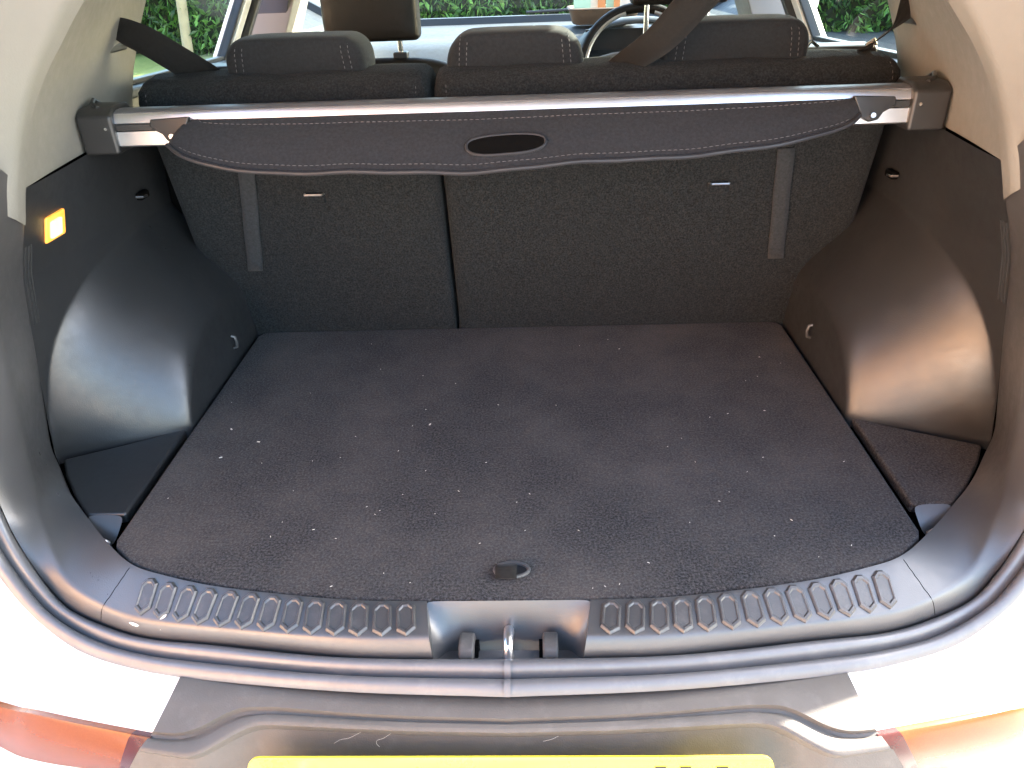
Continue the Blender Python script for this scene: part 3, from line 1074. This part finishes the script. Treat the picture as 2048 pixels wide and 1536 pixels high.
# ---- cabin floor, roof, headliner
v, f = box(-.80, .80, -.10, 2.3, -.52, -.45)
obj('cabin_floor', v, f, 'void', car)
rows = [[Vector((x, y, z - .06 * (abs(x) / .62) ** 3)) for x in [-.62 + 1.24 * i / 12 for i in range(13)]] for y, z in ((-.215, .845), (.2, .855), (.8, .86), (1.36, .825))]
surf('headliner', rows, 'headliner', car)
rows = [[Vector((x, y, z - .08 * (abs(x) / .66) ** 3)) for x in [-.66 + 1.32 * i / 12 for i in range(13)]] for y, z in ((-.235, .875), (.2, .895), (.8, .895), (1.36, .86))]
surf('roof', rows, 'white', car)

# ---- white rear quarters (with the painted flanks)
QO = [Vector(p) for p in O[2:]] + [Vector(p) for p in Oup[1:7]]
QM = [(.379, -.811, -.080), (.482, -.779, -.101), (.558, -.752, -.120), (.606, -.731, -.140), (.680, -.708, -.135), (.730, -.672, -.10), (.752, -.645, -.03), (.768, -.615, .06),
      (.778, -.580, .16), (.775, -.530, .29), (.755, -.480, .38), (.735, -.440, .46), (.715, -.415, .51), (.70, -.39, .55), (.675, -.36, .60), (.65, -.33, .65), (.62, -.30, .69), (.585, -.27, .73), (.53, -.25, .80)]
QL = [(.434, -.794, -.169), (.510, -.769, -.200), (.600, -.735, -.238), (.670, -.702, -.266), (.760, -.655, -.27), (.810, -.600, -.24), (.840, -.56, -.15), (.855, -.52, -.03),
      (.860, -.47, .1), (.850, -.42, .25), (.83, -.38, .35), (.80, -.33, .44), (.78, -.30, .50), (.76, -.27, .54), (.73, -.25, .60), (.70, -.22, .66), (.67, -.20, .70), (.63, -.18, .75), (.57, -.16, .82)]
QB = [(.455, -.80, -.33), (.530, -.775, -.36), (.620, -.74, -.38), (.70, -.70, -.40), (.79, -.64, -.42), (.84, -.56, -.42), (.865, -.45, -.35), (.87, -.3, -.2),
      (.872, -.15, .1), (.865, -.05, .25), (.845, -.02, .36), (.82, .02, .42), (.80, .05, .48), (.78, .08, .54), (.75, .1, .60), (.72, .12, .66), (.69, .14, .70), (.65, .16, .75), (.59, .18, .82)]
n = min(len(QO), len(QM), len(QL), len(QB))
cO, cM, cL, cB = (crom(q[:n], 4) for q in (QO, QM, QL, QB))
quarter = {}
for s in (1, -1):
    rows = []
    for a, b, c, d in zip(cO, cM, cL, cB):
        pts = crom([a + Vector((0, 0, -.002)), a.lerp(b, .5) + (a - Vector((0, 0, .1))).normalized() * .0, b, c, d], 5)
        rows.append([Vector((s * p.x, p.y, p.z)) for p in pts])
    quarter[s] = surf('rear_quarter_panel', rows, 'white', car)
    tag(quarter[s], 'white painted rear quarter panel, %s corner' % ('right' if s > 0 else 'left'))
    # flank further forward
    v, f = slab([(-.1, -.5), (2.6, -.5), (2.6, .30), (1.9, .35), (-.1, .40)], s * .80, s * .865)
    obj('body_side', v, f, 'white', car, bevel=.02)
    # lamp set in the quarter panel
    k0, k1 = 0, 18
    rows = []
    for i in range(k0, k1 + 1):
        b, c = cM[i], cL[i]
        nrm = Vector((.25, -.9, .25)).normalized()
        pr = [(-.002, -.004), (.0, .007), (.06, .0105), (.5, .012), (.94, .0105), (1.0, .007), (1.002, -.004)]
        rows.append([Vector((s * p.x, p.y, p.z)) for p in [b.lerp(c, t) + nrm * h for t, h in pr]])
    lo = surf('rear_light', rows[1:], 'lens', car)
    tag(lo, 'red orange rear lamp strip in the %s bumper corner' % ('right' if s > 0 else 'left'))
    surf('lamp_end', rows[:2], 'lens_end', lo)

# ---- bumper
E_top = [(0, -.796, -.047), (.10, -.794, -.047), (.20, -.786, -.048), (.30, -.774, -.050), (.361, -.763, -.0515)]
E_g = [(0, -.8135, -.055), (.10, -.810, -.055), (.168, -.8055, -.0555), (.250, -.797, -.0565), (.285, -.796, -.058), (.303, -.801, -.0625), (.325, -.8125, -.069), (.346, -.818, -.072), (.373, -.8145, -.073)]
E_p = [(0, -.8225, -.059), (.10, -.820, -.0595), (.166, -.8165, -.060), (.235, -.811, -.062), (.268, -.8095, -.063), (.285, -.816, -.066), (.305, -.827, -.072), (.325, -.8385, -.078), (.378, -.831, -.079)]
def resamp(pts, n):
    P = [Vector(p) for p in pts]
    L = [0]
    for i in range(len(P) - 1): L.append(L[-1] + (P[i + 1] - P[i]).length)
    out = []
    for k in range(n):
        d = L[-1] * k / (n - 1)
        for i in range(len(P) - 1):
            if d <= L[i + 1] + 1e-9:
                t = (d - L[i]) / (L[i + 1] - L[i])
                out.append(P[i].lerp(P[i + 1], t))
                break
    return out
NB = 64
def soft(pts):
    P = resamp(pts, NB)
    for _ in range(3):
        P = [P[0]] + [(P[i - 1] + P[i] * 2 + P[i + 1]) / 4 for i in range(1, NB - 1)] + [P[-1]]
    return P
t_, g_, p_ = soft(E_top), soft(E_g), soft(E_p)
up = Vector((0, -.35, .94))
half = []
for i in range(NB):
    k = i / (NB - 1)
    a, b, c = t_[i], g_[i], p_[i]
    half.append([a + Vector((0, .05, -.03)), a + Vector((0, .012, -.004)), a, a.lerp(b, .5) + up * .001, b + up * .0015, b + Vector((0, -.0004, -.0050)), b + Vector((0, -.0038, -.0068)), b.lerp(c, .42) - up * .0022, b.lerp(c, .5) - up * .0012,
                 b.lerp(c, .9) - up * .0006, c - up * .0008, c + Vector((0, -.0016, -.0030)), c + Vector((0, .0045, -.019)), c + Vector((0, -.008, -.045)), c + Vector((0, -.030, -.14)), c + Vector((0, -.03, -.30))])
for i, r in enumerate(half):
    k = (i / (NB - 1)) ** 7
    for j in range(len(r)):
        dz = max(0, -.070 - r[j].z)
        r[j] = r[j] + Vector((k * (.004 + dz * .62), k * .012 * min(1, dz / .05), 0))
rows = [[Vector((-p.x, p.y, p.z)) for p in r] for r in reversed(half[1:])] + half
bumper = surf('bumper', rows, 'bumper', car, angle=42)
tag(bumper, 'textured black plastic bumper with stepped number plate recess')

# ---- number plate
def rrect(x0, x1, z0, z1, r, n=6):
    o = []
    for (cx, cz, a0) in ((x1 - r, z1 - r, 0), (x0 + r, z1 - r, 90), (x0 + r, z0 + r, 180), (x1 - r, z0 + r, 270)):
        for k in range(n + 1):
            a = R(a0 + 90 * k / n)
            o.append((cx + r * math.cos(a), cz + r * math.sin(a)))
    return o
PY, PZ, PT = -.842, -.0730, R(24)        # top edge of the plate and its lean
def on_plate(x, d, off=0.0):
    """x across, d down from the top edge, off towards the rear"""
    return Vector((x, PY - d * math.sin(PT) - off * math.cos(PT), PZ - d * math.cos(PT) + off * math.sin(PT)))
out = rrect(-.2665, .2665, -.114, 0, .011)
v = [on_plate(x, -z, .0) for x, z in out] + [on_plate(x, -z, .003) for x, z in out] + [on_plate(x * .985 + .0, -(z + (.0025 if z < -.057 else -.0025)), .0036) for x, z in out]
n = len(out)
f = [tuple(range(n))]
for q in range(2):
    f += [(q * n + i, q * n + (i + 1) % n, (q + 1) * n + (i + 1) % n, (q + 1) * n + i) for i in range(n)]
f.append(tuple(2 * n + i for i in range(n)))
plate = obj('number_plate', v, f, 'plate', car, angle=20)
tag(plate, 'yellow rear number plate')
# only the very tops of three dark strokes of the writing show at the picture's edge
for x0, x1 in ((.148, .159), (.173, .184), (.209, .221)):
    v = [on_plate(x, d, o_) for o_ in (.0038, .0048) for x, d in ((x0, .0098), (x1, .0098), (x1, .030), (x0, .030))]
    obj('plate_character', v, [(0, 1, 2, 3), (7, 6, 5, 4), (0, 4, 5, 1), (1, 5, 6, 2), (2, 6, 7, 3), (3, 7, 4, 0)], 'ink', plate, smooth=False)

# ---- open tailgate above the camera
def tg(t, x, off=0.0):
    """t along the tailgate from hinge to lower edge"""
    a = R(9)
    return Vector((x, -.235 - t * math.cos(a) + off * math.sin(a), .895 + t * math.sin(a) + off * math.cos(a) - .10 * t * t * 0))
rows = []
tt = [0, .04, .12, .45, .52, .85, 1.06, 1.14]
hw = [.50, .53, .56, .60, .62, .60, .52, .46]
for t, w in zip(tt, hw):
    rows.append([tg(t, w * k, -.03 - .02 * (t / 1.06)) for k in (-1, -.8, -.4, 0, .4, .8, 1)])
tail = surf('tailgate', rows, 'trim', car, solid=.05, soff=1)
tag(tail, 'open tailgate raised above the load space')

# ================================================================== THINGS INSIDE
# ---- boot floor board
half = [(0, -.7045), (.085, -.704), (.187, -.7005), (.25, -.6925), (.33, -.680), (.418, -.657), (.465, -.637), (.498, -.608), (.503, -.596), (.5035, -.40), (.5025, -.02), (.494, -.006), (.482, -.003)]
pts = [(x, y + .0025) for x, y in half] + [(-x, y + .0025) for x, y in reversed(half[1:])]
v, f = prism(pts, 'z', -.022, .0)
floor = obj('boot_floor_board', v, f, 'carpet', None, bevel=.005, bseg=3)
tag(floor, 'flat dark grey carpeted floor board covering the bottom of the boot', 'floor board')
# pull tab
ring = []
for k in range(28):
    a = 2 * math.pi * k / 28
    ring.append(Vector((.003 + .020 * math.cos(a), -.657 + .0115 * math.sin(a), .0022)))
v, f = tube(ring, .0024, 8, True)
rg = obj('pull_ring', v, f, 'sill', floor)
v = [Vector((.003, -.657, .0008))] + [Vector((.003 + .0195 * math.cos(2 * math.pi * k / 28), -.657 + .011 * math.sin(2 * math.pi * k / 28), .0008)) for k in range(28)]
obj('pull_ring_plate', v, [(0, k + 1, (k + 1) % 28 + 1) for k in range(28)], 'edge', floor)
rows = []
for k, (y, z) in enumerate(((-.650, .001), (-.653, .007), (-.660, .0105), (-.668, .0085), (-.6725, .004), (-.671, .0015))):
    rows.append([Vector((x, y, z)) for x in (-.016, -.008, .001, .009)])
surf('pull_strap', rows, 'belt', floor, solid=.002)

# ---- roller load cover
cover = empty('load_cover', (0, -.19, .40))
tag(cover, 'retractable black load cover with silver roller tube behind the rear seat', 'load cover')
sec = [(-.165, .404), (-.165, .442), (-.172, .449), (-.186, .4515), (-.200, .4510), (-.2080, .4485), (-.2105, .4455), (-.2130, .4362), (-.2095, .4345), (-.2085, .4255), (-.213, .4245), (-.215, .406), (-.212, .4035)]
v, f = prism(sec, 'x', -.562, .562)
tubeo = obj('roller_tube', v, f, 'silver', cover, angle=25)
v, f = prism([(-.2088, .4345), (-.2125, .4340), (-.2125, .4260), (-.2088, .4255)], 'x', -.5615, .5615)
obj('tube_slot', v, f, 'black', tubeo)
# grey skin added to dull the tube top's reflection above a bright line
v, f = prism([(-.160, .4035), (-.160, .4420), (-.168, .4505), (-.186, .4530), (-.2005, .4524), (-.2085, .4496), (-.2080, .4487), (-.200, .4512), (-.186, .4518), (-.170, .449), (-.163, .441), (-.163, .4035)], 'x', -.560, .560)
obj('tube_back', v, f, 'greytube', tubeo)
for s in (-1, 1):
    pr = [(-.222, .3945), (-.150, .3945), (-.150, .446), (-.160, .458), (-.205, .457), (-.2215, .448)]
    v, f = prism(pr, 'x', min(s * .556, s * .607), max(s * .556, s * .607))
    e = obj('end_cap', v, f, 'black', cover, bevel=.005, bseg=3)
    v, f = tube([(s * .600, -.150, .452), (s * .603, -.165, .462), (s * .590, -.195, .4605), (s * .578, -.205, .457)], .003, 6)
    obj('release_tab', v, f, 'black', e)
    v, f = tube([(s * .566, -.2205, .431), (s * .566, -.2235, .431)], .0022, 6)
    obj('cap_pin', v, f, 'chrome', e)

edge_pts = [(-.474, -.243, .411), (-.446, -.260, .397), (-.401, -.272, .387), (-.31, -.282, .378), (-.213, -.285, .376), (-.10, -.287, .3745), (-.035, -.287, .373), (.033, -.284, .376), (.127, -.279, .381),
            (.262, -.275, .384), (.37, -.266, .392), (.432, -.252, .403), (.468, -.241, .413), (.484, -.230, .422)]
top_pts = [(-.441 + (.475 + .441) * (x + .474) / .958, -.209, .4400) for x, _, _ in edge_pts]
ce = crom(edge_pts, 5)
ct = crom(top_pts, 5)
n = len(ce)
HX, HR, HA = .0005, .0115, .053       # hand hole
rows = []
NT = 18
for i in range(n):
    r = []
    for k in range(NT + 1):
        t = k / NT
        p = ct[i].lerp(ce[i], t)
        p += Vector((0, -.25, .97)) * (.006 * math.sin(math.pi * t) + .0012 * math.sin(p.x * 23) * t + .0008 * math.sin(p.x * 61 + 2) * t)
        r.append(p)
    rows.append(r)
vs = [p for r in rows for p in r]
fs = []
for i in range(n - 1):
    for k in range(NT):
        q = (i * (NT + 1) + k, i * (NT + 1) + k + 1, (i + 1) * (NT + 1) + k + 1, (i + 1) * (NT + 1) + k)
        fs.append(q)
sheet = obj('cover_sheet', vs, fs, 'cover', cover, solid=.0025)
def on_sheet(x, t, off=0.0):
    i = min(range(n), key=lambda i: abs(ct[i].lerp(ce[i], t).x - x))
    j = i + 1 if (i < n - 1 and ct[i].lerp(ce[i], t).x < x) else i - 1
    j = max(0, min(n - 1, j))
    def at(i_):
        k = t * NT
        a = int(min(k, NT - 1))
        return rows[i_][a].lerp(rows[i_][a + 1], k - a)
    pa, pb = at(i), at(j)
    w = 0 if abs(pb.x - pa.x) < 1e-9 else (x - pa.x) / (pb.x - pa.x)
    p = pa.lerp(pb, max(-.5, min(1.5, w)))
    return p + Vector((0, -.62, .78)) * off
# bound hem along the free edge
v, f = tube([r[-1] + Vector((0, -.001, 0)) for r in rows], .0032, 8)
hem = obj('hem_binding', v, f, 'edge', sheet)
for tt_, nm in ((.90, 1), (.22, 0)):
    lo_, hi_ = (-.455, .468) if nm else (-.428, .462)
    pts = [on_sheet(lo_ + (hi_ - lo_) * k / 90, tt_, .0012) for k in range(91)]
    if nm == 0:
        pts = [on_sheet(-.437, .06, .001), on_sheet(-.433, .15, .001)] + pts + [on_sheet(.468, .15, .001)]
    v, f = dashes(pts, .0050, .0030, .00055, (0, -.6, .8))
    tag(obj('stitching', v, f, 'thread', sheet), kind='stuff')
# hand hole: oval rim round a flat black disc painted as its shade
def oval(rx, rt, off, k=40, sq=2.6):
    o = []
    for i in range(k):
        a = 2 * math.pi * i / k
        c, s_ = math.cos(a), math.sin(a)
        x = rx * math.copysign(abs(c) ** (2 / sq), c)
        t = rt * math.copysign(abs(s_) ** (2 / sq), s_)
        o.append(on_sheet(HX + x, .66 + t, off))
    return o
v, f = tube(oval(.054, .145, .0012), .0022, 8, True)
hr = obj('handle_rim', v, f, 'edge', sheet)
ov = oval(.0525, .135, .0024)
c = on_sheet(HX, .66, .0024)
obj('hole_shade_disc', [c] + ov, [(0, i + 1, (i + 1) % 40 + 1) for i in range(40)], 'void', hr)
# black end clips of the sheet
for s, x0 in ((-1, -.441), (1, .472)):
    a = [(x0 + s * .003, -.2125, .4425), (x0 + s * .060, -.2125, .4400), (x0 + s * .063, -.2130, .4290), (x0 + s * .046, -.2160, .4200), (x0 + s * .040, -.2180, .4110), (x0 + s * .028, -.2200, .4085), (x0 + s * .016, -.2210, .4150)]
    v = [Vector(p) for p in a] + [Vector(p) + Vector((0, -.008, .002)) for p in a]
    k = len(a)
    f = [tuple(range(k)), tuple(range(2 * k - 1, k - 1, -1))] + [(i, (i + 1) % k, k + (i + 1) % k, k + i) for i in range(k)]
    cl = obj('sheet_clip', v, f, 'black', cover, bevel=.002)
    q = Vector((x0 + s * .030, -.2275, .4190))
    v, f = tube([q, q + Vector((0, -.004, .001))], .0035, 8)
    obj('clip_rivet', v, f, 'silver', cl)

# ---- tray of leaflets on the dashboard
tray = empty('dashboard_tray', (.30, 1.82, .366))
tag(tray, 'brown open tray holding printed papers on the dashboard by the windscreen', 'tray')
def ring_rows(x0, x1, y0, y1, zs):
    rows = []
    for k, z, gx in zs:
        rr_ = rrect(x0 - gx, x1 + gx, y0 - gx, y1 + gx, .03, 5)
        rows.append([Vector((a, b, z)) for a, b in rr_])
    return rows
rr_ = ring_rows(.195, .425, 1.76, 1.90, [(0, .372, -.01), (1, .376, 0), (2, .418, .012), (3, .426, .020), (4, .430, .016), (5, .428, .008), (6, .380, -.004)])
v = [p for r in rr_ for p in r]
n_ = len(rr_[0])
f = grid_faces(len(rr_), n_, True) + [tuple(range(n_))]
f.append(tuple((len(rr_) - 1) * n_ + i for i in range(n_ - 1, -1, -1)))
obj('tray_body', v, f, 'tray', tray, angle=60)
for x0, x1, z1, mt, dy in ((.200, .262, .475, 'teal', 0), (.258, .292, .482, 'paper', .01), (.290, .318, .470, 'orange', .002), (.322, .352, .486, 'teal', .012), (.350, .372, .470, 'orange', .004), (.374, .412, .48, 'paper', .01)):
    v, f = box(x0, x1, 1.83 + dy, 1.838 + dy, .382, z1)
    obj('leaflet', v, f, mt, tray, smooth=False)

# ---- lint, crumbs and hairs
parts = []
rnd = random.Random(3)
def speck(x, y, z, L, w, a, tilt=0.2):
    d = Vector((math.cos(a), math.sin(a), 0))
    n_ = Vector((-d.y, d.x, 0))
    p = Vector((x, y, z))
    v = [p - d * L - n_ * w, p + d * L - n_ * w, p + d * L + n_ * w, p - d * L + n_ * w]
    v = [q + Vector((0, 0, .0006)) for q in v] + [p + Vector((0, 0, .0014))]
    return v, [(0, 1, 4), (1, 2, 4), (2, 3, 4), (3, 0, 4)]
for k in range(75):
    x = rnd.uniform(-.48, .48)
    y = -.69 + .66 * rnd.random() ** 1.5
    if y < -.70 + .42 * x * x: continue
    L = rnd.uniform(.0005, .0017)
    parts.append(speck(x, y, .0005, L, rnd.uniform(.0002, .0005), rnd.uniform(0, 6.3)))
for (x, y) in ((-.386, -.381), (-.130, -.341), (-.44, -.345), (-.43, -.42)):
    parts.append(speck(x, y, .0005, .0024, .0012, rnd.uniform(0, 3)))
v, f = join(parts)
lint = obj('lint', v, f, 'lint', None, smooth=False)
tag(lint, 'pale specks of lint scattered over the dark boot carpet', 'lint', kind='stuff')
parts = []
for (x, t, L, w, a) in ((.437, .80, .0075, .0022, -.3), (.405, .90, .0085, .0030, .8), (.398, .62, .0050, .0016, .5), (.455, .92, .006, .0010, .8)):
    p, xv, yv, nv = sill_point(-1, x, t)
    d = xv * math.cos(a) + yv * math.sin(a)
    e = yv * math.cos(a) - xv * math.sin(a)
    b0 = len(parts)
    q = [p + d * L * c_ + e * w * s_ + nv * .0009 for c_, s_ in ((-1, -.4), (-.3, -1), (.6, -.7), (1, .1), (.3, .9), (-.6, .8))]
    parts.append((q + [p + nv * .0015], [(i, (i + 1) % 6, 6) for i in range(6)]))
v, f = join(parts)
sc_ = obj('scuff_marks', v, f, 'scuff', sills[-1], smooth=False)
tag(sc_, 'white scrape marks on the sill', kind='stuff')
hp = []
def bump_pt(x, k):
    i = min(range(NB), key=lambda i: abs(p_[i].x - abs(x)))
    c_ = p_[i]
    q = Vector((c_.x, c_.y, c_.z))
    a, b = q + Vector((0, .001, -.017)), q + Vector((0, -.008, -.045))
    r = a.lerp(b, k)
    r.x = x
    return r + Vector((0, -.0016, .0012))
for pts in ([(-.155, -.15), (-.168, .1), (-.178, .2), (-.185, .36)], [(-.123, -.15), (-.131, .05), (-.138, .15), (-.139, .3), (-.136, .42)], [(.052, -.1), (.045, .02), (.036, .1)]):
    hp.append(tube(crom([bump_pt(x, k) for x, k in pts], 5), .00015, 4))
v, f = join(hp)
hairs = obj('stray_hairs', v, f, 'lint', bumper)
tag(hairs, kind='stuff')

# ================================================================== BACKGROUND
def hedge(name, x0, x1, y, depth, h, n, leafsize, label):
    e = empty(name, ((x0 + x1) / 2, y, GZ))
    tag(e, label, 'hedge')
    rn = random.Random(11)
    def face(x, z):
        return .16 * math.sin(x * 1.7 + z * 1.1) + .12 * math.sin(x * 4.1 + 2 - z * 2.3) + .07 * math.sin(x * 9.3 + z * 6)
    rows = []
    for i in range(61):
        x = x0 + (x1 - x0) * i / 60
        rows.append([Vector((x, y + face(x, z) + .10, GZ + z)) for z in [h * k / 14 for k in range(15)]] + [Vector((x, y + depth, GZ + h))])
    surf('hedge_core', rows, 'leafcore', e)
    v, f = [], []
    for k in range(n):
        x = rn.uniform(x0, x1)
        z = .02 + (h + .15) * rn.random()
        yy = y + face(x, z) + rn.gauss(-.02, .10)
        p = Vector((x, yy, GZ + z))
        L = leafsize * rn.uniform(.6, 1.25)
        wv = L * rn.uniform(.30, .42)
        d = Vector((rn.gauss(0, .55), rn.gauss(-.5, .35), rn.gauss(-.45, .6))).normalized()
        q = Vector((rn.gauss(0, 1), rn.gauss(-.3, .4), rn.gauss(.2, .4)))
        sd_ = d.cross(q).normalized()
        up_ = sd_.cross(d).normalized()
        b = len(v)
        v += [p, p + d * L * .45 + sd_ * wv * .5 - up_ * .006, p + d * L, p + d * L * .45 - sd_ * wv * .5 - up_ * .006, p + d * L * .5 + up_ * .008]
        f += [(b, b + 1, b + 4), (b + 1, b + 2, b + 4), (b + 2, b + 3, b + 4), (b + 3, b, b + 4)]
    o = obj('leaves', v, f, 'leaf', e, smooth=False)
    tag(o, kind='stuff')
    return e
hedge('laurel_hedge', -10, 10, 12.0, 1.2, 2.6, 26000, .15, 'dense green laurel hedge seen through the car windows')
v, f = tube([(-5.42, 11.55, GZ), (-5.30, 11.5, GZ + 1.0), (-5.18, 11.5, GZ + 2.4)], [.08, .075, .07], 9)
tag(obj('wooden_post', v, f, 'wood', None), 'pale wooden post in front of the hedge, through the left window', 'post')

# sunlit brick house behind and to the left of the photographer (gives the warm reflections)
house = empty('house', (-8.2, -9.0, GZ))
tag(house, 'orange brick house front standing in the sun behind the photographer', 'house')
HA_ = math.atan2(.62, .78)
def hobj(name, v, f, mat, par):
    """house pieces are laid out along local x = out of the front, y = along it"""
    c_, s_ = math.cos(HA_), math.sin(HA_)
    w = [(-5.7 + q[0] * c_ - q[1] * s_, -6.4 + q[0] * s_ + q[1] * c_, GZ + q[2]) for q in v]
    return obj(name, w, f, mat, par, smooth=False)
v, f = box(-6, 0, -6, 6, 0, 5.4)
hobj('wall', v, f, 'brick', house)
v, f = prism([(-6.5, 5.4), (.5, 5.4), (-3, 8.4)], 'y', -6.4, 6.4)
hobj('roof', v, f, 'tile', house)
for y0 in (-4.6, 2.6):
    for z0 in (.9, 3.4):
        v, f = box(.004, .05, y0, y0 + 1.5, z0, z0 + 1.2)
        w = hobj('window', v, f, 'white', house)
        v, f = box(.045, .06, y0 + .08, y0 + 1.42, z0 + .08, z0 + 1.12)
        hobj('pane', v, f, 'tailglass', w)
v, f = box(.004, .06, -1.2, -.2, 0, 2.1)
hobj('door', v, f, 'white', house)
